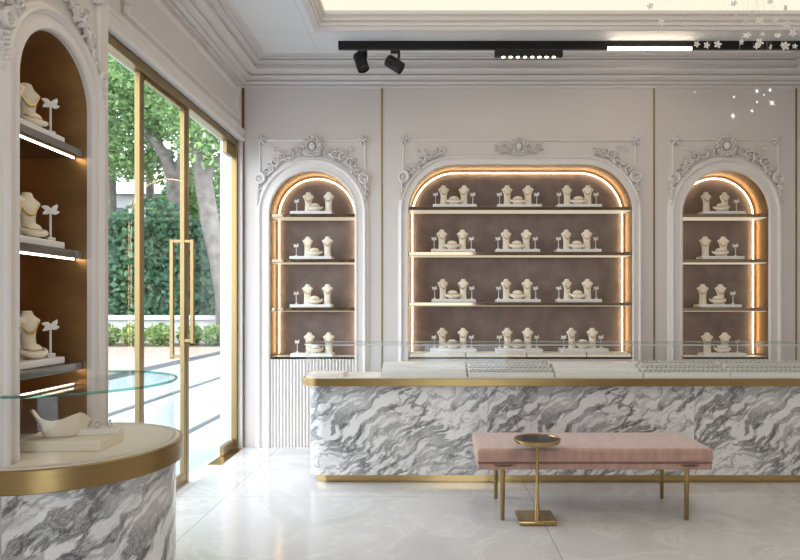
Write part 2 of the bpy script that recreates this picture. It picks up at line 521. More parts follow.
# back wall with three openings
NL = dict(cx=(bx(270.4) + bx(355)) / 2, hw=(bx(355) - bx(270.4)) / 2, zt=bz(171.4))
NC = dict(cx=bx(520.3), hw=(bx(632) - bx(408.6)) / 2, zt=bz(165.3))
NR = dict(cx=bx(725), hw=(bx(768) - bx(682)) / 2, zt=bz(171.0))
for n_ in (NL, NR): n_['r'] = n_['hw'] * 0.999; n_['z0'] = bz(357)
NC['r'] = 0.47; NC['z0'] = bz(357)
holes = []
for n_ in (NL, NC, NR):
    P = outline(n_['cx'], n_['hw'], n_['z0'], n_['zt'], n_['r'])
    n_['P'] = P
    holes.append([(p[0], p[1]) for p in P])
struct(filled_wall('wall_back', fr_back, [(XL - .1, 0), (XR + .05, 0), (XR + .05, 4.05), (XL - .1, 4.05)], holes, 'wall'))
struct(MB().box((XL - .2, YB + 0.42, 0), (XR + .1, YB + 0.5, 4.1)).build('wall_behind', 'wall', smooth=False))
struct(MB().box((XR, YF, 0), (XR + .1, YB + .5, 4.06)).build('wall_right', 'wall', smooth=False))
m = MB()
m.box((XL - .2, YF - .1, 0), (-.8, YF, 4.06)); m.box((.9, YF - .1, 0), (XR + .1, YF, 4.06)); m.box((-.8, YF - .1, 2.8), (.9, YF, 4.06)); m.box((-.8, YF - .1, 0), (.9, YF, .15))
struct(m.build('wall_front', 'wall', smooth=False))
struct(MB().box((-.8, YF - .06, .15), (.9, YF - .05, 2.8)).build('added_window_1', 'glass_door', smooth=False))  # unseen window behind the camera, added to bring in soft frontal daylight
struct(MB().box((-8, -14, -.1), (8, YF - .1, -.02)).build('ground_street', 'paving', smooth=False))

# left wall: door opening Y 3.70 .. 6.24, z 0 .. 3.01
DY0, DY1, DZ = 3.70, 6.215, 3.01
m = MB()
m.box((XL - .2, YF, 0), (XL, DY0 - .05, 4.06)); m.box((XL - .2, DY0 - .05, DZ), (XL, YB + .5, 4.06)); m.box((XL - .2, DY1, 0), (XL, YB + .5, DZ))
struct(m.build('wall_left', 'wall', smooth=False))

# pale corner trims and gold inlays
def vstrip(x, name, w=0.016):
    o = MB(fr_back).box((x - w / 2, -0.01, 0), (x + w / 2, 0.006, 3.55)).build(name, 'brass_door', smooth=False, bevel=0.002)
    return struct(o, 'thin vertical brass inlay in the back wall')
vstrip(bx(382), 'trim_3'); vstrip(bx(654), 'trim_4'); vstrip(bx(796), 'trim_5')
struct(MB(fr_back).box((XL, 0, 0), (XL + 0.022, 0.015, 3.55)).build('trim_6', 'bronze', smooth=False))

# header panel moulding on the left wall above the doors
fr_left = lambda u, v, z: (XL + v, u, z)
def frame_rect(mb, u0, u1, z0, z1, w=0.045, t=0.022):
    prof = [(0, 0), (0.006, t * .7), (w * .35, t), (w * .6, t * .55), (w * .8, t * .65), (w, 0)]
    k = len(prof); vs = []; fs = []
    for cu, cz, su, sz in ((u0, z0, 1, 1), (u1, z0, -1, 1), (u1, z1, -1, -1), (u0, z1, 1, -1)):
        for d, v in prof: vs.append((cu + su * d, v, cz + sz * d))
    for i in range(4):
        j = (i + 1) % 4
        for a in range(k - 1): fs.append((i * k + a, j * k + a, j * k + a + 1, i * k + a + 1))
    return mb.add(vs, fs)
m = MB(fr_left)
frame_rect(m, 3.86, 6.10, 3.17, 3.49)
struct(m.build('trim_7', 'trim', angle=25), 'rectangular panel moulding above the glass doors')
m = MB(fr_left)   # architrave above and beside the doors
prof = [(-0.004, -0.02), (-0.004, 0.02), (0.02, 0.034), (0.035, 0.022), (0.075, 0.022), (0.085, 0.036), (0.105, 0.036), (0.115, 0)]
k = len(prof); vs = []
for cu, cz, su, sz in ((3.3, DZ, 0, 1), (YB, DZ, 0, 1)):
    for d, v in prof: vs.append((cu + su * d, v, cz + sz * d))
m.add(vs, [(a, k + a, k + a + 1, a + 1) for a in range(k - 1)])
m.box((DY1, 0, 0), (YB, 0.012, DZ + .05))
struct(m.build('trim_8', 'trim', angle=25), 'architrave along the top of the glass doors')
for nm, cu in (('trim_9', 3.88), ('trim_10', 6.09)):
    m = MB(fr_left); sg = 1 if cu < 5 else -1
    for zz in (3.46, 3.20):
        m.blob((cu, 0.02, zz), (0.03, 0.022, 0.03))
        m.scroll(cu + sg * .03, zz - .05 if zz > 3.3 else zz + .05, 0.026, pi / 2, sg, 1.3, v=0.026)
    for q in range(9):
        zz = 3.44 - q * 0.028
        m.leaf(cu, zz, -pi / 2 + (0.7 if q % 2 else -0.7), 0.055, 0.014, v=0.016)
    struct(m.build(nm, 'trim'), 'carved leaf ornament at the end of the header panel')

# pillar block around the near niche
PY0, PY1 = 2.12, 2.92
NP = dict(cx=0.0, hw=0.241, zt=2.46, r=0.2408, z0=0.845)
NP['P'] = outline(0, NP['hw'], NP['z0'], NP['zt'], NP['r'])
o = filled_wall('wall_pillar', fr_pil, [(PY0 - PU, 0), (PY1 - PU, 0), (PY1 - PU, ZC), (PY0 - PU, ZC)], [[(p[0], p[1]) for p in NP['P']]], 'wall')
struct(o)
m = MB(); m.box((XL, PY1 - .02, 0), (PX - .001, PY1, ZC)); m.box((XL, PY0, 0), (PX - .001, PY0 + .02, ZC))
struct(m.build('wall_pillar_sides', 'wall', smooth=False))

# ================================================================== DOORS
GX = -1.97
d1 = struct(empty('door_1', (GX, 0, 0)), 'brass framed glass double door to the garden')
fr_d = lambda u, v, z: (v, u, z)
m = MB(fr_d)
m.box((DY0, -0.03, DZ - .065), (DY1, 0.045, DZ)); m.box((DY0, -0.03, 0), (DY0 + .05, 0.03, DZ)); m.box((DY1 - .035, -0.01, 0), (DY1, 0.045, DZ))
m.box((4.205, -0.018, 0), (4.24, 0.020, DZ - .03)); m.box((4.246, -0.018, 0), (4.285, 0.012, DZ - .06))
m.build('door_frame', 'brass_door', d1, smooth=False, bevel=0.004)
m = MB(fr_d); m.box((DY0, -0.03, 0), (4.2, 0.045, 0.07)); m.build('bottom_rail', 'brass_door', d1, smooth=False, bevel=0.003)
m = MB(fr_d); m.box((4.955, -0.018, 0.005), (4.99, 0.018, DZ - .06)); m.box((4.29, -0.018, 0.01), (4.955, 0.018, 0.085)); m.box((4.29, -0.018, DZ - .095), (4.955, 0.018, DZ - .065))
o = m.build('door_leaf_frame', 'brass_door', d1, smooth=False, bevel=0.003)
m = MB(fr_d); m.box((4.997, -0.018, 0.005), (5.045, 0.02, DZ - .06))
m.build('meeting_stile', 'brass_door', d1, smooth=False, bevel=0.003)
MB(fr_d).box((DY0 + .06, -0.006, 0.07), (4.205, 0.006, DZ - .065)).build('window_pane', 'glass_door', d1, smooth=False)
MB(fr_d).box((4.29, -0.006, 0.085), (4.955, 0.006, DZ - .095)).build('door_pane', 'glass_door', d1, smooth=False)
MB(fr_d).box((5.045, -0.006, 0.015), (6.14, 0.006, DZ - .08)).build('door_pane', 'glass_door', d1, smooth=False)
m = MB(fr_d); m.box((5.88, -0.02, 0.008), (6.14, 0.02, 0.095)); m.build('patch_fitting', 'brass_door', d1, smooth=False, bevel=0.003)
m = MB(fr_d); m.box((5.96, -0.02, DZ - .18), (6.14, 0.02, DZ - .065)); m.build('patch_fitting', 'brass_door', d1, smooth=False, bevel=0.003)
for vv, zb in ((-0.085, 0.98), (0.075, 1.10)):
    m = MB(fr_d)
    m.box((4.955, vv - .014, zb), (4.985, vv + .014, 1.91))
    lo, hi = sorted((vv, 0.0))
    for zz in (zb + .01, 1.885): m.box((4.957, lo, zz), (4.983, hi, zz + .024))
    m.build('door_handle', 'brass_door', d1, smooth=False, bevel=0.003)
o = MB().box((-1.99, 5.56, 0.0), (-1.87, 6.20, 0.004)).build('trim_11', 'brass_pol', smooth=False)
struct(o, 'brass floor spring cover plate at the door pivot')
o = MB().box((-2.02, DY0, 0.0), (-1.90, 5.5, 0.003)).build('trim_12', 'tray', smooth=False); struct(o)

# ================================================================== NICHES
BASE_PROF = [(0, .0005), (0, .020), (.010, .030), (.024, .030), (.030, .022), (.080, .020), (.086, .032), (.100, .042), (.112, .036), (.118, .024), (.134, .018), (.140, .010), (.148, 0)]

def rosette(fr, u, z, r, parent, name='corner_rosette'):
    m = MB(fr)
    m.blob((u, .012, z), (r * .35, .022, r * .35))
    for q in range(5):
        a = 2 * pi * q / 5 + .4
        m.blob((u + cos(a) * r * .62, .010, z + sin(a) * r * .62), (r * .42, .018, r * .30), rot=a)
    return m.build(name, 'trim', parent)

def volute(fr, u, z, r, sg, parent):
    m = MB(fr)
    m.scroll(u, z, r, pi / 2, sg, 1.9, r * .26, r * .14, v=.016, end=.25)
    m.blob((u, .0, z), (r, .012, r), 10, 4)
    return m.build('volute', 'trim', parent)

def leaf_drop(fr, u, z, ln, sg, parent):
    m = MB(fr)
    for q in range(7):
        zz = z - ln * q / 7.5
        w = .016 * (1 - q / 9)
        m.leaf(u, zz, -pi / 2 + (0.45 if q % 2 else -0.45), ln * .26, w, v=.006)
        m.blob((u, .014, zz - .006), (w * .6, .012, ln * .06))
    m.tube([(u, .008, z), (u - sg * .004, .008, z - ln)], [.008, .002], 5)
    return m.build('leaf_drop', 'trim', parent)

def cartouche(fr, u, z, r, parent, wings=1.0):
    m = MB(fr)
    m.blob((u, .014, z), (r * .34, .026, r * .40), 12, 7)
    m.tube([(u + cos(a) * r * .50, .016, z + sin(a) * r * .56) for a in [2 * pi * q / 20 for q in range(20)]], r * .085, 6, closed=True)
    for q in range(11):
        a = 2 * pi * q / 11 + .2
        m.leaf(u + cos(a) * r * .55, z + sin(a) * r * .60, a + .5, r * .46, r * .17, v=.006, t=.02)
        m.blob((u + cos(a) * r * .80, .016, z + sin(a) * r * .84), (r * .13, .018, r * .13))
    for sg in (-1, 1):
        m.scroll(u + sg * r * .72, z + r * .25, r * .30, pi / 2, sg, 1.3, r * .09, r * .05, v=.018)
        m.scroll(u + sg * r * .62, z - r * .62, r * .26, -pi / 2, -sg, 1.2, r * .09, r * .05, v=.018)
    for q in range(3): m.leaf(u, z + r * .66, pi / 2 + (q - 1) * .6, r * .42, r * .13, v=.008, t=.02)
    return m.build('cartouche', 'trim', parent)

def garland(fr, pts, sg, parent, name='scroll_carving', sc=1.0):
    """pts: (u, z, r) curls linked by leaves"""
    m = MB(fr)
    for i, (u, z, r) in enumerate(pts):
        m.scroll(u, z, r, (pi * .2 if i % 2 else -pi * .6), sg * (1 if i % 2 else -1), 1.25, r * .26, r * .12, v=.014)
        for q in range(4):
            a = q * 1.7 + i
            m.leaf(u + cos(a) * r * .7, z + sin(a) * r * .7, a + .4, r * 1.15, r * .26, v=.004, t=.016)
    for (a, b) in zip(pts[:-1], pts[1:]):
        mu, mz = (a[0] + b[0]) / 2, (a[1] + b[1]) / 2
        m.tube([(a[0], .008, a[1] - a[2] * .8), (mu, .012, mz - (a[2] + b[2]) * .3), (b[0], .008, b[1] - b[2] * .8)], [.005, .009, .005], 5)
    return m.build(name, 'trim', parent)

def frame_lines(fr, us, zt, zb, gap, parent):
    """thin raised frame: top line between corners, and two verticals"""
    u0, u1 = us
    for g0, g1 in ((u0 + .04, gap[0]), (gap[1], u1 - .04)):
        m = MB(fr); m.rings([[(u, 0, zt - .011), (u, .012, zt - .010), (u, .019, zt - .004), (u, .019, zt + .003), (u, .012, zt + .008), (u, 0, zt + .009)] for u in (g0, g1)])
        m.build('frame_moulding', 'trim', parent, smooth=False)
    for u in us:
        m = MB(fr); m.rings([[(u - .011, 0, z), (u - .010, .012, z), (u - .004, .019, z), (u + .003, .019, z), (u + .008, .012, z), (u + .009, 0, z)] for z in (zb, zt - .03)])
        m.build('frame_moulding', 'trim', parent, smooth=False)

deep = lambda fr: (lambda u, v, z: fr(u, v * 1.9, z))
def niche(n_, fr, name, label, prof_k, floor_z, depth, reveal_mat, back_mat, shelves, grp, ledge=.033):
    root = empty(name)
    tag(root, label, 'display niche', grp)
    P = n_['P']; cx, hw = n_['cx'], n_['hw']
    Pf = [(cx - hw, floor_z, -1, 0)] + P[1:-1] + [(cx + hw, floor_z, 1, 0)]
    m = MB(fr); sweep_outline(m, Pf, [(d * prof_k, v) for d, v in BASE_PROF])
    m.build('arched_surround', 'trim', root, angle=28)
    m = MB(fr)
    loop = [(p[0], p[1]) for p in P]
    k = len(P)
    vs = [(u, 0, z) for u, z in loop] + [(u, -depth, z) for u, z in loop]
    m.add(vs, [(i, i + 1, k + i + 1, k + i) for i in range(k - 1)])
    m.build('reveal', reveal_mat, root, angle=30)
    m = MB(fr)
    m.box((cx - hw, -depth, n_['z0'] - .02), (cx + hw, .0, n_['z0']))
    if back_mat != 'mauve': m.box((cx - hw, -.001, n_['z0'] - .004), (cx + hw, .036, n_['z0'] + .0015))
    m.build('sill', 'tray' if back_mat == 'mauve' else 'cream_pale', root, smooth=False)
    m = MB(fr)
    m.add([(u, -depth, z) for u, z in loop], [tuple(range(k))])
    m.add([(u, -depth - .02, z) for u, z in loop], [tuple(range(k))])
    m.build('back_panel', back_mat, root, smooth=False)
    if back_mat == 'mauve':
        m = MB(fr)
        pts = [(p[0] - p[2] * .027, -depth + .026, p[1] - p[3] * .027) for p in Pf[1:-1]]
        pts = [(cx - hw + .027, -depth + .026, n_['z0'] + .02)] + pts + [(cx + hw - .027, -depth + .026, n_['z0'] + .02)]
        m.tube(pts, .0056, 6)
        m.build('led_strip', 'led', root)
    for zt in shelves:
        m = MB(fr); m.box((cx - hw + .002, -depth + .03, zt - ledge), (cx + hw - .002, -.012, zt))
        sh = m.build('shelf', 'mirror' if back_mat == 'mauve' else 'mirror_grey', root, smooth=False, bevel=.003)
        if back_mat == 'mauve':
            MB(fr).box((cx - hw + .006, -depth + .04, zt - ledge - .006), (cx + hw - .006, -.02, zt - ledge)).build('shelf_light', 'led_soft', sh, smooth=False)
        else:
            MB(fr).box((cx - hw + .006, -.052, zt - ledge - .004), (cx + hw - .012, -.048, zt - ledge)).build('shelf_light', 'led_white', sh, smooth=False)
    return root

SIDE_SH = [bz(213.6), bz(259.0), bz(307.6)]
MID_SH = [bz(206.5), bz(251.8), bz(302.3)]
def side_ornaments(n_, fr, root, sc=1 / PXM, scz=1 / PXM):
    fr0 = fr; fr = deep(fr)
    cx = n_['cx']
    zz = (lambda y: n_['zt'] + (171.4 - y) * scz)
    cartouche(fr, cx, zz(147), 11 * sc, root)
    for sg in (-1, 1):
        rosette(fr, cx + sg * 50.5 * sc, zz(141), 5 * sc, root)
        volute(fr, cx + sg * 52 * sc, zz(179), 5.6 * sc, sg, root)
        leaf_drop(fr, cx + sg * 53.5 * sc, zz(184), 22 * sc, sg, root)
        garland(fr, [(cx + sg * a * sc, zz(b), r * sc) for a, b, r in ((15, 152, 3.2), (22, 155.5, 3.8), (31, 157, 4.2), (37.5, 163, 4.4), (41.5, 169.5, 3.8), (45, 173.5, 3.0))], sg, root)
        m = MB(fr)
        for q in range(4): m.leaf(cx + sg * 39 * sc, zz(151), pi / 2 + (q - 1.5) * .7, 4.2 * sc, 1.1 * sc)
        m.build('leaf_sprig', 'trim', root)
    frame_lines(fr0, (cx - 52.5 * sc, cx + 52.5 * sc), zz(140.3), zz(173.5), (cx - 10 * sc, cx + 10 * sc), root)

nl = niche(NL, fr_back, 'arched_niche', 'arched lit wall niche beside the glass doors, fluted panel below', 1.0, 0, .27, 'bronze', 'mauve', SIDE_SH, 'display niches')
side_ornaments(NL, fr_back, nl)
nr = niche(NR, fr_back, 'arched_niche', 'arched lit wall niche at the far right of the back wall', 1.0, 0, .27, 'bronze', 'mauve', SIDE_SH, 'display niches')
side_ornaments(NR, fr_back, nr)
for n_, rt in ((NL, nl), (NR, nr)):
    m = MB(fr_back); nf = 26; w = 2 * n_['hw'] / nf
    for i in range(nf):
        u = n_['cx'] - n_['hw'] + (i + .5) * w
        rr = [[(u + cos(a) * w * .40, sin(a) * w * .42 + .001, z) for a in [pi * q / 6 for q in range(7)]] for z in (0, n_['z0'] - .02)]
        vs = rr[0] + rr[1]
        m.add(vs, [(q, q + 1, 7 + q + 1, 7 + q) for q in range(6)])
    m.build('fluted_panel', 'trim', rt, angle=60)

nc = niche(NC, fr_back, 'wide_niche', 'wide lit wall niche with rounded top corners behind the counter', .70, 0, .27, 'bronze', 'mauve', MID_SH, 'display niches')
zq = bz
fr_deep = deep(fr_back)
cartouche(fr_deep, bx(518.5), zq(147.5), 9.5 / PXM, nc)
for sg in (-1, 1):
    c0 = bx(518.5)
    garland(fr_deep, [(c0 + sg * a / PXM, zq(b), r / PXM) for a, b, r in ((12, 149, 3.0), (17, 150.5, 2.6), (21, 148, 2.4))], sg, nc)
    fx = bx(403.4) if sg < 0 else bx(635)
    rosette(fr_deep, fx + (-sg) * .002, zq(141), 5 / PXM, nc)
    volute(fr_deep, fx, zq(177.5), 5.8 / PXM, sg, nc)
    leaf_drop(fr_deep, fx + sg * .012, zq(183), 24 / PXM, sg, nc)
    garland(fr_deep, [(fx - sg * a / PXM, zq(b), r / PXM) for a, b, r in ((7, 170, 4.0), (13, 168.5, 3.6), (18.5, 160, 4.6), (25, 155, 4.0), (32, 154.5, 3.0), (38, 151.5, 3.2))], sg, nc)
    m = MB(fr_deep)
    for q in range(5): m.leaf(fx - sg * (11 + q * 1.6) / PXM, zq(150 - (q % 2) * 2), (pi * .75 if sg < 0 else pi * .25) + (q - 2) * .5, 5 / PXM, 1.3 / PXM)
    m.build('leaf_sprig', 'trim', nc)
frame_lines(fr_back, (bx(403.4), bx(635)), zq(140.5), zq(172), (bx(508), bx(529)), nc)
# lit base boards
cuts = [NC['cx'] - NC['hw'], bx(465.7), bx(527), bx(587), NC['cx'] + NC['hw']]
for a, b in zip(cuts[:-1], cuts[1:]):
    o = MB(fr_back).box((a + .006, -.26, NC['z0']), (b - .006, -.012, NC['z0'] + .038)).build('base_board', 'cream_pale', nc, smooth=False, bevel=.003)
    MB(fr_back).box((a + .006, -.012, NC['z0'] + .004), (b - .006, -.006, NC['z0'] + .018)).build('board_light', 'led_soft', o, smooth=False)

PIL_SH = [2.065, 1.63, 1.157]
npil = niche(NP, fr_pil, 'arched_niche', 'near arched niche lined in bronze, behind the round glass case', .72, 0.0, .32, 'bronze_dark', 'bronze_dark', PIL_SH, 'display niches')
side_ornaments(NP, fr_pil, npil, sc=.0060, scz=.0095)
o = MB(fr_pil).lathe((0, -.16, NP['zt'] - .012), [(0, 0), (.022, 0), (.026, .010), (0, .012)], 16).build('downlight', 'led_white', npil)

# ================================================================== JEWELLERY DISPLAYS (prototypes)
def proto_tray(w, d, h, name='jewelry_tray'):
    m = MB(); m.box((-w / 2, -d / 2, 0), (w / 2, d / 2, h))
    return m.build(name, 'tray', smooth=True, bevel=min(.005, h * .3))

def make_bust():
    root = empty('necklace_bust')
    prof = [(.0, .034, .022), (.04, .034, .022), (.45, .031, .017), (.58, .034, .020), (.70, .044, .024), (.775, .053, .020), (.81, .052, .018), (.86, .038, .018), (.90, .026, .018), (.96, .021, .017), (1.0, .018, .014)]
    H = .190; rr = []
    for q, a, b in prof:
        ring = []
        for k_ in range(16):
            an = 2 * pi * k_ / 16
            lean = .010 * q
            ring.append((cos(an) * a, sin(an) * b + lean - .004, q * H))
        rr.append(ring)
    MB().rings(rr).build('neck_form', 'cream', root, angle=70)
    MB().box((-.036, -.026, 0), (.036, .026, .006)).build('foot', 'cream', root, bevel=.002)
    register(root)
    return root

def make_necklace():
    m = MB(); pts = []
    for i in range(17):
        a = pi * i / 16
        x = cos(a) * .034
        z = .150 - sin(a) * .046
        y = -.0205 - .004 * sin(a) + .010 * (z / .19)
        if i in (0, 16): y += .010
        pts.append((x, y, z))
    root = empty('necklace')
    m.tube(pts, [.0020 + .0012 * sin(pi * i / 16) for i in range(17)], 6)
    m.build('chain', 'gold', root)
    m = MB()
    for i in (6, 7, 8, 9, 10): m.blob((pts[i][0], pts[i][1] - .001, pts[i][2] - .005), (.0032, .0030, .0045), 6, 4)
    m.build('pendant', 'gold', root)
    register(root)
    return root

def make_collar():
    root = empty('collar_display')
    m = MB(); m.lathe((0, .006, 0), [(.036, 0), (.042, .010), (.050, .026), (.054, .042), (.050, .058), (.038, .072), (.020, .080), (0, .082)], 20, ex=.95, ey=.62)
    m.build('dome', 'cream', root, angle=60)
    m = MB(); pts = []; rs = []
    for i in range(25):
        a = pi + pi * i / 24
        a = pi * .92 + pi * 1.16 * i / 24
        q = sin(pi * i / 24)
        pts.append((cos(a) * .069, sin(a) * .046 + .010, .054 - .030 * q)); rs.append(.004 + .0125 * q)
    m.tube(pts, rs, 8)
    m.build('collar', 'cream', root)
    m = MB()
    m.tube([(cos(a) * .050, sin(a) * .034 + .004, .058 - .010 * sin(pi * i / 16)) for i, a in enumerate([pi + pi * i / 16 for i in range(17)])], .0022, 6)
    m.build('necklace_strand', 'gold', root)
    register(root)
    return root

def make_stand():
    root = empty('earring_stand')
    MB().box((-.013, -.011, 0), (.013, .011, .014)).build('base', 'white', root, bevel=.002)
    MB().lathe((0, 0, .012), [(.0042, 0), (.0038, .092), (.0050, .096), (0, .098)], 8).build('pole', 'white', root)
    m = MB()
    for sg in (-1, 1):
        m.leaf(0, .108, pi / 2 - sg * .95, .034, .008, v=-.003, t=.006)
        m.leaf(0, .106, pi / 2 - sg * 1.75, .030, .007, v=-.003, t=.006)
    m.blob((0, 0, .108), (.007, .006, .006))
    m.build('earring', 'white', root)
    register(root)
    return root

P_tray = proto_tray(.44, .17, .032)
P_thick = proto_tray(.46, .22, .040)
P_small = proto_tray(.42, .16, .032)
P_near = proto_tray(.32, .20, .030)
P_bust, P_neck, P_coll, P_stand = make_bust(), make_necklace(), make_collar(), make_stand()
USED = {}
def place(proto, loc, rz, label, cat, group, sc=1.0):
    o = proto if not USED.get(proto.name) else copy_tree(proto)
    if not USED.get(proto.name): USED[proto.name] = True
    o.location = loc; o.rotation_euler = (0, 0, rz); o.scale = (sc, sc, sc)
    return tag(o, label, cat, group)

ROW = ['top shelf', 'second shelf', 'third shelf', 'bottom ledge']
# --- wide niche: 4 rows x 3 trays
rows = MID_SH + [NC['z0'] + .038]
cols = {0: [454.5, 518.5, 578], 1: [453, 517, 577.5], 2: [453.5, 517.5, 578], 3: [453, 518.5, 583]}
CN = ['left', 'middle', 'right']
for r, zt in enumerate(rows):
    for c in range(3):
        s_ = F_PX / (YB + .13)
        x = (cols[r][c] - 435) / s_
        y = YB + .125
        w = f'{CN[c]} tray, {ROW[r]} of the wide niche'
        th = .032
        pr = P_tray
        if r == 3:
            th = .040; pr = P_thick; y = YB + .13
        place(pr, (x, y, zt), 0, f'pale jewellery tray, {CN[c]} of three on the {ROW[r]} of the wide niche', 'tray', 'jewellery trays in the wide niche')
        zz = zt + th
        jit = lambda a: random.uniform(-a, a)
        bl, br = -.108, .098
        for sd, bu in (('left', bl + jit(.004)), ('right', br + jit(.004))):
            rz = (.22 if sd == 'left' else -.22) + jit(.1)
            place(P_bust, (x + bu, y + .02, zz), rz, f'cream neck bust, {sd} one on the {w}', 'display bust', 'neck busts in the wide niche', 1.07)
            place(P_neck, (x + bu, y + .02, zz), rz, f'gold necklace on the {sd} bust, {w}', 'necklace', 'necklaces in the wide niche', 1.07)
        place(P_coll, (x - .006 + jit(.006), y - .012, zz), jit(.15), f'low cream collar display between busts, {w}', 'collar display', 'collar displays in the wide niche', 1.1)
        for sd, eu in (('left', -.190), ('right', .185)):
            place(P_stand, (x + eu, y + .015, zz), jit(.4), f'small white earring stand, {sd} end of the {w}', 'earring stand', 'earring stands in the wide niche')

# --- side niches
def side_set(n_, pxs, mirror, nm, grp):
    rows = SIDE_SH + [n_['z0']]
    sg = -1 if mirror else 1
    for r, zt in enumerate(rows):
        y = YB + .12
        s_ = F_PX / (YB + .12)
        x = (pxs[r] - 435) / s_
        w = f'{ROW[r]} of the {nm}'
        place(P_small, (x, y, zt), 0, f'pale jewellery tray on the {w}', 'tray', 'jewellery trays in the ' + grp)
        zz = zt + .032
        j = lambda a: random.uniform(-a, a)
        for tagn, du, dy in (('beside the earring stand', -.045, .025), ('at the far end', .155, .01)):
            u = x + sg * du + j(.006)
            if mirror and tagn == 'at the far end': u = x - .145
            rz = j(.25)
            side = 'left' if (u < x + .02 and not mirror) or (mirror and u < x - .05) else 'right'
            if not mirror: side = 'left' if du < 0 else 'right'
            place(P_bust, (u, y + dy, zz), rz, f'cream neck bust, {side} one on the {w}', 'display bust', 'neck busts in the ' + grp, 1.07)
            place(P_neck, (u, y + dy, zz), rz, f'gold necklace on the {side} bust, {w}', 'necklace', 'necklaces in the ' + grp, 1.07)
        place(P_coll, (x + sg * .030 + (.02 if mirror else 0), y - .03, zz), sg * .2, f'low cream collar display on the {w}', 'collar display', 'collar displays in the ' + grp, 1.05)
        place(P_stand, (x + sg * -.16, y + .01, zz), j(.4), f'small white earring stand on the {w}', 'earring stand', 'earring stands in the ' + grp)
side_set(NL, [312.5, 312, 312, 313], False, 'arched niche by the doors', 'niche by the doors')
side_set(NR, [721, 720, 717.5, 722], True, 'arched niche at far right', 'far right niche')

# --- near pillar niche
for r, zt in enumerate(PIL_SH):
    def pt(u, v, z): return fr_pil(u, v, z)
    w = f'{ROW[r]} of the near bronze niche'
    p = pt(-.02, -.135, zt); place(P_near, p, pi / 2, f'thick cream tray on the {w}', 'tray', 'trays in the near niche')
    zz = zt + .03
    for sd, u, v in (('left', -.055, -.13), ('right', .045, -.13)):
        rz = pi / 2 - (.65 if sd == 'left' else .45)
        place(P_bust, pt(u, v, zz), rz, f'cream neck bust, {sd} one on the {w}', 'display bust', 'neck busts in the near niche')
        place(P_neck, pt(u, v, zz), rz, f'gold necklace on the {sd} bust, {w}', 'necklace', 'necklaces in the near niche')
    place(P_coll, pt(-.005, -.075, zz), pi / 2 - .4, f'low cream collar display on the {w}', 'collar display', 'collar displays in the near niche', .75)
    place(P_stand, pt(.100, -.072, zz), pi / 2 - .6, f'small white earring stand on the {w}', 'earring stand', 'earring stands in the near niche', 1.15)

# ================================================================== COUNTER
def rrect(x0, x1, y0, y1, r, n=8):
    """counter outline, rounded at the left end; starts at the right front, runs left, back, right"""
    P = [(x1, y0)]
    for i in range(n + 1):
        a = -pi / 2 - (pi / 2) * i / n
        P.append((x0 + r + cos(a) * r, y0 + r + sin(a) * r))
    for i in range(n + 1):
        a = pi - (pi / 2) * i / n
        P.append((x0 + r + cos(a) * r, y1 - r + sin(a) * r))
    P.append((x1, y1))
    return P

def prism(mb, P, z0, z1, uvx0=0.0, cap=True, us=-1):
    n = len(P); vs = []; uvs = []; fs = []
    L = 0.0; ls = []
    for i in range(n):
        if i: L += math.dist(P[i], P[i - 1])
        ls.append(L)
    for i in range(n):
        for z in (z0, z1):
            vs.append((P[i][0], P[i][1], z)); uvs.append((uvx0 + us * ls[i], z))
    for i in range(n - 1): fs.append((2 * i, 2 * i + 1, 2 * i + 3, 2 * i + 2))
    fs.append((2 * n - 2, 2 * n - 1, 1, 0))
    if cap:
        fs.append(tuple(range(0, 2 * n, 2))); fs.append(tuple(range(1, 2 * n, 2))[::-1])
    return mb.add(vs, fs, uvs)

def shell(mb, P, z0, z1, t=.008, closed=False):
    """thin vertical wall that follows the outline"""
    n = len(P); vs = []; fs = []
    for i in range(n):
        a = Vector(P[(i - 1) % n] if (closed or i) else P[0]); b = Vector(P[(i + 1) % n] if (closed or i < n - 1) else P[-1])
        d = (b - a).normalized(); nn = Vector((-d.y, d.x))
        for s_, z in ((0, z0), (0, z1), (t, z0), (t, z1)):
            vs.append((P[i][0] - nn.x * s_, P[i][1] - nn.y * s_, z))
    for i in range(n if closed else n - 1):
        j = (i + 1) % n
        for a, b in ((0, 1), (1, 3), (3, 2), (2, 0)):
            fs.append((4 * i + a, 4 * i + b, 4 * j + b, 4 * j + a))
    return mb.add(vs, fs)

CX1 = XR - .02
ctr = tag(empty('display_counter', (0, 0, 0)), 'long white and grey marble showcase counter with brass band and glass top', 'counter')
prism(MB(), rrect(-1.00, CX1, 4.98, 5.40, .14), .068, .772, uvx0=CX1).build('marble_body', 'marble', ctr, angle=50)
prism(MB(), rrect(-1.052, CX1, 4.93, 5.43, .16), .769, .828).build('brass_band', 'brass', ctr, angle=50, bevel=.003)
prism(MB(), rrect(-.955, CX1, 5.03, 5.37, .12), .002, .068).build('plinth', 'brass_pol', ctr, angle=50)
prism(MB(), rrect(-1.035, CX1, 4.95, 5.415, .15), .828, .832).build('counter_top', 'cream_pale', ctr, angle=50)
gl = empty('glass_showcase'); gl.parent = ctr
shell(MB(), rrect(-1.035, CX1, 4.955, 5.41, .15), .832, 1.083).build('glass_side', 'glass', gl, angle=50)
prism(MB(), rrect(-1.038, CX1, 4.952, 5.413, .15), 1.083, 1.093).build('glass_lid', 'glass_top', gl, angle=50)

shp = rrect(-1.041, CX1, 4.949, 5.416, .15)
MB().tube([(p[0], p[1], 1.088) for p in shp], .0045, 6).build('glass_lid_edge', 'lid_edge_sheen', gl)

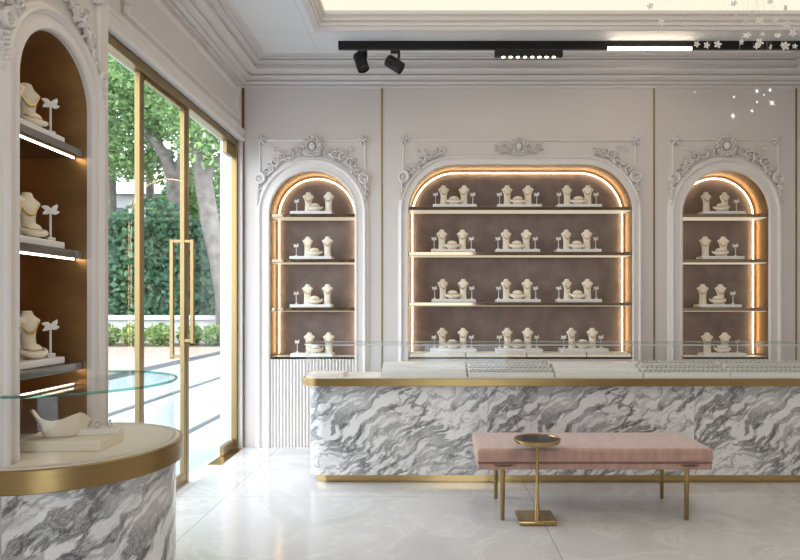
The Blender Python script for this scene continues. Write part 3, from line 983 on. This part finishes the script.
# stepped pads
UNIT = [380, 467.5, 554.5, 643, 730, 818]
def step_unit(x0, x1, kind, label):
    root = tag(empty('ring_riser' if kind else 'stepped_pad', ((x0 + x1) / 2, 5.19, .832)), label, 'display riser', 'stepped risers in the counter showcase')
    hw = (x1 - x0) / 2 - .006
    m = MB(); m.box((-hw, -.20, 0), (hw, .19, .040)); m.build('base_tier', 'tray', root, bevel=.004)
    m = MB(); m.box((-hw + .002, -.125, .040), (hw - .002, .188, .066)); m.build('middle_tier', 'tray', root, bevel=.004)
    m = MB(); m.box((-hw + .004, -.040, .066), (hw - .004, .186, .092)); m.build('upper_tier', 'tray', root, bevel=.004)
    return root, hw
P_ring = None
def make_ring():
    root = empty('ring')
    MB().tube([(cos(a) * .0095, 0, .0095 + sin(a) * .0095) for a in [2 * pi * q / 14 for q in range(14)]], .0017, 6, closed=True).build('band', 'silver', root)
    MB().blob((0, 0, .022), (.0045, .0045, .0035), 8, 4).build('stone', 'stone', root)
    register(root); return root
P_ring = make_ring()
ux = lambda px: (px - 435) / (F_PX / 5.0)
unit_names = ['plain three-step pale pad nearest the left end of the counter', 'ring riser above the left end of the pink bench',
              'plain three-step pale pad directly above the middle of the bench', 'ring riser just left of the far right niche', 'ring riser cut by the right edge of the photo']
for i in range(5):
    kind = i in (1, 3, 4)
    x0, x1 = ux(UNIT[i]), ux(UNIT[i + 1])
    root, hw = step_unit(x0, x1, kind, unit_names[i])
    if not kind: continue
    nslot = 17
    short = ['', 'riser above the bench\'s left end', '', 'riser left of the far right niche', 'riser cut by the right photo edge'][i]
    for ti, (yy, zz) in enumerate(((-.160, .040), (-.083, .066), (.020, .092))):
        m = MB()
        for q in range(nslot):
            u = -hw + .02 + (2 * hw - .04) * (q + .5) / nslot
            m.box((u - .012, yy - .022, zz + .001), (u + .012, yy - .006, zz + .014))
            m.box((u - .012, yy + .008, zz + .001), (u + .012, yy + .022, zz + .020))
        m.build('slot_row', 'white', root, smooth=False)
        MB().box((-hw + .012, yy - .028, zz - .001), (hw - .012, yy + .028, zz + .002)).build('slot_groove', 'groove', root, smooth=False)
        for q in range(nslot):
            u = -hw + .02 + (2 * hw - .04) * (q + .5) / nslot
            place(P_ring, ((x0 + x1) / 2 + u, 5.19 + yy, .832 + zz + .004), random.uniform(-.15, .15) , f'small silver ring in the {["front", "middle", "back"][ti]} row of the {short}', 'ring',
                  f'rings in the {["front", "middle", "back"][ti]} row, {short}')
o = MB().box((-1.0, 5.03, .832), (-.72, 5.22, .862)).build('flat_pad', 'cream_pale', bevel=.004); tag(o, 'thin flat pale pad lying at the left end of the counter', 'pad')

# ================================================================== BENCH
BX0, BX1, BY0, BY1 = .268, 1.790, 4.075, 4.62
bn = tag(empty('bench', ((BX0 + BX1) / 2, (BY0 + BY1) / 2, 0)), 'long pink velvet bench on brass legs in front of the counter', 'bench')
hx, hy = (BX1 - BX0) / 2, (BY1 - BY0) / 2
m = MB(); m.box((-hx, -hy, .388), (hx, hy, .478))
m.build('cushion', 'velvet', bn, bevel=.022, seg=4, angle=60)
m = MB(); m.box((-hx + .006, -hy + .012, .340), (hx - .006, hy - .012, .382)); m.build('seat_rail', 'velvet', bn, bevel=.010, seg=3)
m = MB(); m.box((-hx + .008, -hy + .008, .381), (hx - .008, hy - .008, .389)); m.build('piping', 'seam', bn, smooth=False)
for lx in (-hx + .172, hx - .150):
    for ly in (-hy + .07, hy - .02):
        o = MB().lathe((lx, ly, 0), [(.011, 0), (.013, .004), (.018, .30), (.019, .36), (.019, .375)], 16).build('leg', 'brass', bn)
        MB().lathe((lx, ly, .366), [(.002, -.020), (.024, -.012), (.082, .0), (.086, .005), (.002, .007)], 24).build('mounting_plate', 'brass', o)

# ================================================================== SIDE TABLE
st = tag(empty('side_table', (.650, 4.045, 0)), 'small round brass drinks table with dark top in front of the bench', 'side table')
MB().box((-.116, -.022, .001), (.125, .205, .032)).build('base', 'brass_pol', st, bevel=.010, seg=3)
MB().lathe((0, 0, .028), [(.0155, 0), (.0155, .105), (.0105, .112), (.0095, .50), (0, .50)], 16).build('stem', 'brass', st)
MB().lathe((.0, 0, .522), [(0, 0), (.125, .002), (.142, .008), (.147, .018), (.147, .030), (.143, .032), (.136, .031), (.134, .025), (0, .025)], 48).build('tray_rim', 'brass_pol', st, angle=35)
MB().lathe((.0, 0, .5475), [(0, 0), (.134, 0), (.134, .002), (0, .002)], 40).build('table_top', 'black_glass', st)

# ================================================================== ROUND CASE AT THE PILLAR
def case_outline(R, cx=-1.50, cy=2.57, n=48, clipx=PX + .034, g=.003):
    """arc from the pillar face round to the pillar's far side, then back along the pillar"""
    a0 = -math.acos((clipx - cx) / R)
    yy = PY1 + g - cy
    a1 = pi - math.asin(yy / R)
    P = [(cx + cos(a0 + (a1 - a0) * i / n) * R, cy + sin(a0 + (a1 - a0) * i / n) * R) for i in range(n + 1)]
    P = [p for p in P if p[0] > XL + .004]
    P.append((clipx, PY1 + g))
    return P
rc = tag(empty('round_display_case', (0, 0, 0)), 'rounded marble display case with brass band and glass cover at the near pillar', 'display case')
prism(MB(), case_outline(.42), 0.0, .762, us=1, uvx0=.43).build('marble_drum', 'marble', rc, angle=50)
prism(MB(), case_outline(.45), .760, .842).build('brass_band', 'brass', rc, angle=50, bevel=.003)
prism(MB(), case_outline(.435), .842, .846).build('display_floor', 'cream', rc, angle=50)
P = case_outline(.418)
shell(MB(), P[:-1][::-1], .846, 1.083, t=.008).build('glass_wall', 'glass', rc, angle=50)
prism(MB(), case_outline(.423), 1.083, 1.093).build('glass_lid', 'glass_top', rc, angle=50)
rim = case_outline(.424)[:-1]
MB().tube([(p[0], p[1], 1.088) for p in rim], .0055, 6).build('glass_lid_edge', 'glass_edge', rc)

m = MB(); pp = [(-1.60, 2.385), (-1.265, 2.405), (-1.275, 2.605), (-1.60, 2.605)]
prism(m, pp, .846, .886)
tag(m.build('jewelry_block', 'cream', bevel=.004), 'large low cream display block on the floor of the round case', 'display block')
# ruffled collar form on the block
root = tag(empty('collar_sculpture', (-1.462, 2.50, .886), .3), 'curled cream leather collar form with raised wing on the round case block', 'collar display')
root.scale = (1.15, 1.15, 1.3)
m = MB(); rr = []
for i in range(33):
    q = i / 32
    a = -pi * 1.05 + q * pi * 1.35
    R = .060 + .006 * sin(5 * a)
    h = .042 + .034 * (1 - q) ** 1.4 + .012 * sin(q * 13) + .016 * q
    flare = .018 + .022 * (1 - q)
    cu, cv = cos(a), sin(a) * .8
    rr.append([(cu * R * .62, cv * R * .62, .0), (cu * R, cv * R, .006), (cu * (R + .010), cv * (R + .010), h * .45), (cu * (R + flare), cv * (R + flare), h), (cu * (R + flare - .006), cv * (R + flare - .006), h + .001), (cu * (R - .004), cv * (R - .004), h * .45)])
m.rings(rr); m.build('ruffle', 'cream', root, angle=70)
MB().lathe((0, 0, 0), [(.046, 0), (.058, .012), (.052, .034), (.030, .046), (0, .050)], 24, ey=.8).build('pad', 'cream', root, angle=70)
m = MB(); m.box((-.080, -.035, 0), (.080, .035, .022))
o = m.build('ring_block', 'cream_pale', bevel=.003); o.location = (-1.345, 2.545, .886); o.rotation_euler = (0, 0, .25)
tag(o, 'small pale ring block on the large block in the round case', 'ring block')
for i, (dx, lb) in enumerate(((-.05, 'left'), (-.005, 'middle'), (.04, 'right'))):
    place(P_ring, (-1.345 + dx, 2.545 + dx * .25, .908), .5 + i, f'silver ring, {lb} of three standing on the small block in the round case', 'ring', 'rings in the round case', 1.35)

# ================================================================== TRACK LIGHTING
TY = 5.70
tr = tag(empty('light_track', (0, TY, ZC)), 'long black ceiling lighting track in front of the crown moulding', 'light track')
MB().box((-.865, -.02, -.072), (3.60, .02, -.0)).build('rail', 'black', tr, smooth=False, bevel=.003)
def spot(px, py, ang, tilt, label):
    s_ = F_PX / TY
    x = (px - 435) / s_; z = 1.4 + (305 - py) / s_
    root = tag(empty('track_spotlight', (x, TY, ZC - .085)), label, 'spotlight', 'black spotlights on the ceiling track')
    dz = z - (ZC - .085)
    m = MB(); m.lathe((0, 0, -.084), [(0, .014), (.046, .012), (.050, 0), (.055, .001), (.055, .148), (.050, .154), (0, .154)], 28)
    c = m.build('lamp_head', 'black', root, angle=35); c.location = (0, 0, dz); c.rotation_euler = (tilt, ang, 0)
    sgn = 1 if ang > 0 else -1
    m = MB(); m.tube([(.045, 0, 0), (.045, 0, -.05), (.035, 0, dz + .02)], .012, 8); m.box((-.03, -.015, -.02), (.055, .015, 0))
    m.build('bracket', 'black', root)
spot(361, 61.5, radians(-18), radians(-12), 'black cylinder spotlight nearest the left end of the track, tilted slightly')
spot(394, 64, radians(-55), radians(-8), 'black cylinder spotlight, second from track end, tilted steeply right')
s_ = F_PX / TY
lx = (528.5 - 435) / s_
lg = tag(empty('linear_downlight', (lx, TY, ZC - .085)), 'black linear fitting with a row of small bright lamps under the track', 'downlight')
MB().box((-.305, -.022, -.052), (.305, .022, 0)).build('housing', 'black', lg, smooth=False, bevel=.003)
for i in range(8):
    MB().lathe((-.225 + i * .0645, 0, -.056), [(0, 0), (.013, 0), (.016, .005), (0, .006)], 12).build('lamp', 'led_white', lg)
lx0, lx1 = (607 - 435) / s_, (691 - 435) / s_
lb = tag(empty('linear_lamp', ((lx0 + lx1) / 2, TY, ZC - .085)), 'bright white glowing light bar under the right half of the track', 'light bar')
hw = (lx1 - lx0) / 2
MB().box((-hw, -.0225, .003), (hw, -.004, .032)).build('diffuser', 'led_white', lb, smooth=False, bevel=.003)

# ================================================================== CHANDELIER (petals and stars on fine wires)
CY = 4.8; cs = F_PX / CY
ch = tag(empty('chandelier', (2.42, CY, ZC + .121)), 'cluster of white petal blossoms and star lights hanging at the top right', 'chandelier')
MB().lathe((0, 0, -.02), [(0, 0), (.28, 0), (.29, .008), (.28, .02), (0, .02)], 32).build('canopy', 'porcelain', ch)
def blossom_mesh(r):
    m = MB()
    m.blob((0, 0, 0), (r * .25, r * .25, r * .22), 6, 4)
    for q in range(5):
        a = 2 * pi * q / 5
        m.blob((cos(a) * r * .6, .004, sin(a) * r * .6), (r * .45, r * .14, r * .30), 6, 4, rot=a)
    return m
flowers = [(650, 6), (662, 22), (685, 24), (697, 44), (707, 45), (718, 44), (734, 3), (737, 15), (746, 21), (753, 14), (760, 20), (775, 20), (787, 24), (747, 35), (763, 34), (778, 35), (757, 46), (760, 42), (771, 47), (783, 45), (786, 46), (795, 46), (770, 1), (786, 8), (793, 33), (742, 42)]
first = None
wires = MB()
hub = Vector((2.42, CY, ZC + .14))
for i, (px, py) in enumerate(flowers):
    yy = CY + random.uniform(-.28, .28)
    s2 = F_PX / yy
    p = Vector(((px - 435) / s2, yy, 1.4 + (305 - py) / s2))
    if first is None:
        o = blossom_mesh(.028).build('blossom', 'porcelain', ch); first = o
    else:
        o = first.copy(); COL.objects.link(o)
    q = p - Vector(ch.location); o.location = q
    o.rotation_euler = (random.uniform(-.6, .6), random.uniform(0, 6), random.uniform(-.6, .6))
    k_ = random.uniform(.7, 1.25); o.scale = (k_, k_, k_)
    if q.z > -.03: o.location.z = -.05
    wires.tube([(q.x * .25, q.y * .5, -.01), tuple(o.location)], .00045, 4)
stars = [(757, 91, 1.0), (733, 116, 1.2), (772, 103, 1.3), (770, 90, .9), (757, 102, .6), (752, 111, .8), (734, 97, .6), (764, 95, .5), (695, 92, .5)]
sf = None
for px, py, k_ in stars:
    yy = CY + random.uniform(-.15, .15); s2 = F_PX / yy
    p = Vector(((px - 435) / s2, yy, 1.4 + (305 - py) / s2))
    if sf is None:
        m = MB(); rr = [[], []]
        n = 16
        for a in range(n):
            r_ = (.030 if a % 4 == 0 else .020) if a % 2 == 0 else .004
            for side in (0, 1): rr[side].append((cos(2 * pi * a / n) * r_, (-.003, .003)[side] * .6, sin(2 * pi * a / n) * r_))
        m.rings(rr); m.blob((0, 0, 0), (.008, .007, .008), 8, 5)
        o = m.build('star', 'star', ch, smooth=False); sf = o
    else:
        o = sf.copy(); COL.objects.link(o)
    q = p - Vector(ch.location); o.location = q; k_ *= .72; o.scale = (k_, k_, k_)
    o.rotation_euler = (0, random.uniform(0, 1.5), 0)
    wires.tube([(q.x * .4, q.y * .5, -.01), tuple(q)], .00045, 4)
wires.build('wire', 'wire', ch)

# ================================================================== GARDEN
struct(MB().box((-6.30, -6, -0.12), (-2.02, 40, -0.02)).build('ground_paving', 'paving', smooth=False))
for nm, x, w in (('trim_13', -2.75, .08), ('trim_14', -4.20, .12), ('trim_15', -6.36, .44)):
    struct(MB().box((x - w / 2, -6, -.06), (x + w / 2, 40 if w > .1 else 30, -.010)).build(nm, 'strip', smooth=False), 'dark stone strip in the terrace')
struct(MB().box((-30, -6, -0.10), (-6.57, 21.3, -0.01)).build('ground_deck', 'deck', smooth=False))
struct(MB().box((-40, 21.3, -0.10), (-6.57, 60, -0.02)).build('ground_garden', 'soil', smooth=False))
o = MB().box((-24, 23.2, 0), (-4.5, 23.6, .86)).box((-24, 23.12, .86), (-4.5, 23.68, 1.02)).build('garden_wall', 'render_white', smooth=False)
tag(o, 'low white coping wall in front of the tall green hedge', 'garden wall')

def leaf_quads(mb, centers, n, size):
    """n leaves scattered in the given ellipsoids"""
    tot = sum(c[3] * c[4] * c[5] for c in centers)
    for c in centers:
        k_ = int(n * c[3] * c[4] * c[5] / tot)
        for _ in range(k_):
            while True:
                a = Vector((random.uniform(-1, 1), random.uniform(-1, 1), random.uniform(-1, 1)))
                if .25 < a.length < 1: break
            p = Vector((c[0] + a.x * c[3], c[1] + a.y * c[4], c[2] + a.z * c[5]))
            s_ = size * random.uniform(.6, 1.3)
            d = Vector((random.gauss(0, 1), random.gauss(0, 1), random.gauss(0, .6))).normalized()
            e = d.cross(Vector((random.gauss(0, 1), random.gauss(0, 1), random.gauss(0, 1)))).normalized()
            q1 = p + d * s_; q2 = p - d * s_ * .1; 
            mb.add([tuple(p - d * s_), tuple(p + e * s_ * .5), tuple(q1), tuple(p - e * s_ * .5)], [(0, 1, 2, 3)])

def at(px, py, Y):
    s_ = F_PX / Y
    return Vector(((px - 435) / s_, Y, 1.4 + (305 - py) / s_))

# hedge
hd = tag(empty('hedge', (-12, 24.6, 0)), 'tall dark green ivy hedge behind the low white wall', 'hedge')
m = MB(lambda u, v, z: (u, v, z))
for _ in range(19000):
    x = random.uniform(-15, 7.5); z = random.uniform(.1, 5.0 + .5 * sin(x * 1.3)); y = random.uniform(-.55, .1)
    s_ = random.uniform(.07, .17)
    d = Vector((random.gauss(0, 1), random.gauss(0, .5), random.gauss(0, 1))).normalized()
    e = d.cross(Vector((random.gauss(0, .5), 1, random.gauss(0, .5)))).normalized()
    p = Vector((x, y, z))
    m.add([tuple(p - d * s_), tuple(p + e * s_ * .6), tuple(p + d * s_), tuple(p - e * s_ * .6)], [(0, 1, 2, 3)])
m.build('foliage', 'leaf_b', hd, smooth=False, recalc=False)
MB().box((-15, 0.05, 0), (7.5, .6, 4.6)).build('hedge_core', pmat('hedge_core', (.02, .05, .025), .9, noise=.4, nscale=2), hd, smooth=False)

# shrubs
for i in range(15):
    x = -17.24 + i * .96
    sh = tag(empty('shrub', (x, 22.2 + random.uniform(-.15, .15), 0)), 'low light green shrub in the bed before the white wall', 'shrub', 'low shrubs before the garden wall')
    m = MB(); leaf_quads(m, [(0, 0, .36, .47, .42, .40)], 560, .085); m.build('foliage', 'leaf_c', sh, smooth=False, recalc=False)
    MB().tube([(0, 0, 0), (.02, 0, .4)], [.03, .01], 6).build('stem', 'bark', sh)

# house
hs = tag(empty('house', (-14.5, 33, 0)), 'white house with dark windows beyond the hedge', 'house')
MB().box((-10, 0, 0), (2.35, 6, 7.1)).build('house_wall', 'render_white', hs, smooth=False)
m = MB(); m.add([(-10.3, -.4, 7.1), (2.6, -.4, 7.1), (2.6, 6.4, 7.1), (-10.3, 6.4, 7.1), (-9, 3, 8.3), (1.4, 3, 8.3)], [(0, 1, 5, 4), (1, 2, 5), (2, 3, 4, 5), (3, 0, 4), (0, 1, 2, 3)])
m.build('roof', 'roofm', hs, smooth=False)
for wx in (-6.5, -4.2, -1.9, -.05, 1.5):
    o = MB().box((wx - .32, -.05, 5.0), (wx + .32, .05, 6.5)).build('window', 'render_white', hs, smooth=False)
    MB().box((wx - .26, -.07, 5.06), (wx + .26, -.04, 6.44)).build('pane', 'window_dark', o, smooth=False)

# trees
def tree(base, limbs, crowns, n, size, label, name='tree', mat='leaf_a'):
    root = tag(empty(name, tuple(base)), label, 'tree', 'garden trees')
    b = Vector(base)
    m = MB()
    for pts, rs in limbs:
        m.tube([tuple(Vector(p) - b) for p in pts], rs, 10)
    m.build('trunk', 'bark', root)
    m = MB(); leaf_quads(m, [(c[0] - b.x, c[1] - b.y, c[2] - b.z, c[3], c[4], c[5]) for c in crowns], n, size)
    m.build('foliage', mat, root, smooth=False, recalc=False)
    return root

Y1 = 22.75
b1 = at(228, 344, Y1); b1.z = 0
def crown(px, py, Y, r, rz=None): 
    p = at(px, py, Y); return (p.x, p.y, p.z, r, r, rz or r * .8)
tree(b1, [([tuple(b1), at(226, 300, Y1), at(219, 260, Y1), at(210, 222, Y1), at(204, 185, Y1), at(200, 160, Y1), at(188, 130, Y1), at(178, 90, Y1)], [.42, .36, .33, .32, .30, .24, .17, .08]),
          ([at(204, 190, Y1), at(208, 165, Y1), at(228, 158, Y1), at(250, 140, Y1)], [.24, .22, .20, .12]),
          ([at(203, 180, Y1), at(198, 120, Y1 + 1), at(205, 60, Y1 + 1)], [.2, .14, .06])],
     [crown(215, 110, 23, 2.0), crown(190, 75, 23.5, 2.2), crown(235, 90, 24, 2.0), crown(160, 60, 24, 2.0), crown(200, 30, 24, 2.2), crown(210, 142, 22.4, 1.2)], 12500, .13,
     'big leaning tree with a thick forked trunk in front of the hedge')
Y2 = 26.2
b2 = at(179, 340, Y2); b2.z = 0
tree(b2, [([tuple(b2), at(179, 250, Y2), at(176, 205, Y2), at(174, 178, Y2), at(165, 155, Y2), at(152, 138, Y2), at(140, 125, Y2), at(120, 108, Y2)], [.42, .36, .34, .30, .24, .20, .14, .07]),
          ([at(175, 185, Y2), at(182, 160, Y2), at(186, 120, Y2)], [.2, .16, .08])],
     [crown(120, 150, 27, 1.7), crown(140, 95, 27, 2.4), crown(112, 70, 27, 2.4), crown(165, 110, 26.5, 1.8), crown(122, 158, 27.5, 1.4, .8), crown(152, 168, 27.5, 1.3, .7), crown(186, 165, 27.5, 1.2, .9)], 13000, .135,
     'dark trunked tree behind the hedge with a limb reaching left')
for i, (px, py, Y, r, lab) in enumerate(((112, 20, 29, 3.6, 'leafy tree crown at the left side of the door view'), (150, 25, 31, 3.4, 'leafy tree crown above the white house'),
                                         (228, 205, 30, 2.8, 'bushy tree seen between the forked trunk and the door jamb'), (208, 60, 33, 3.8, 'distant leafy tree at the right side of the door view'))):
    c = at(px, py, Y); base = Vector((c.x, Y, 0))
    tree(base, [([tuple(base), (c.x, Y, max(1, c.z))], [.25, .1])], [(c.x, c.y, c.z, r, r, r * .9), (c.x + r * .5, c.y, c.z + r * .5, r * .7, r * .7, r * .6), (c.x - r * .6, c.y, c.z - r * .2, r * .7, r * .7, r * .6)], 7500, .15, lab)
# remove unused prototypes
for pr in (P_tray, P_thick, P_small, P_near, P_bust, P_neck, P_coll, P_stand, P_ring):
    if not USED.get(pr.name):
        bpy.data.objects.remove(pr)
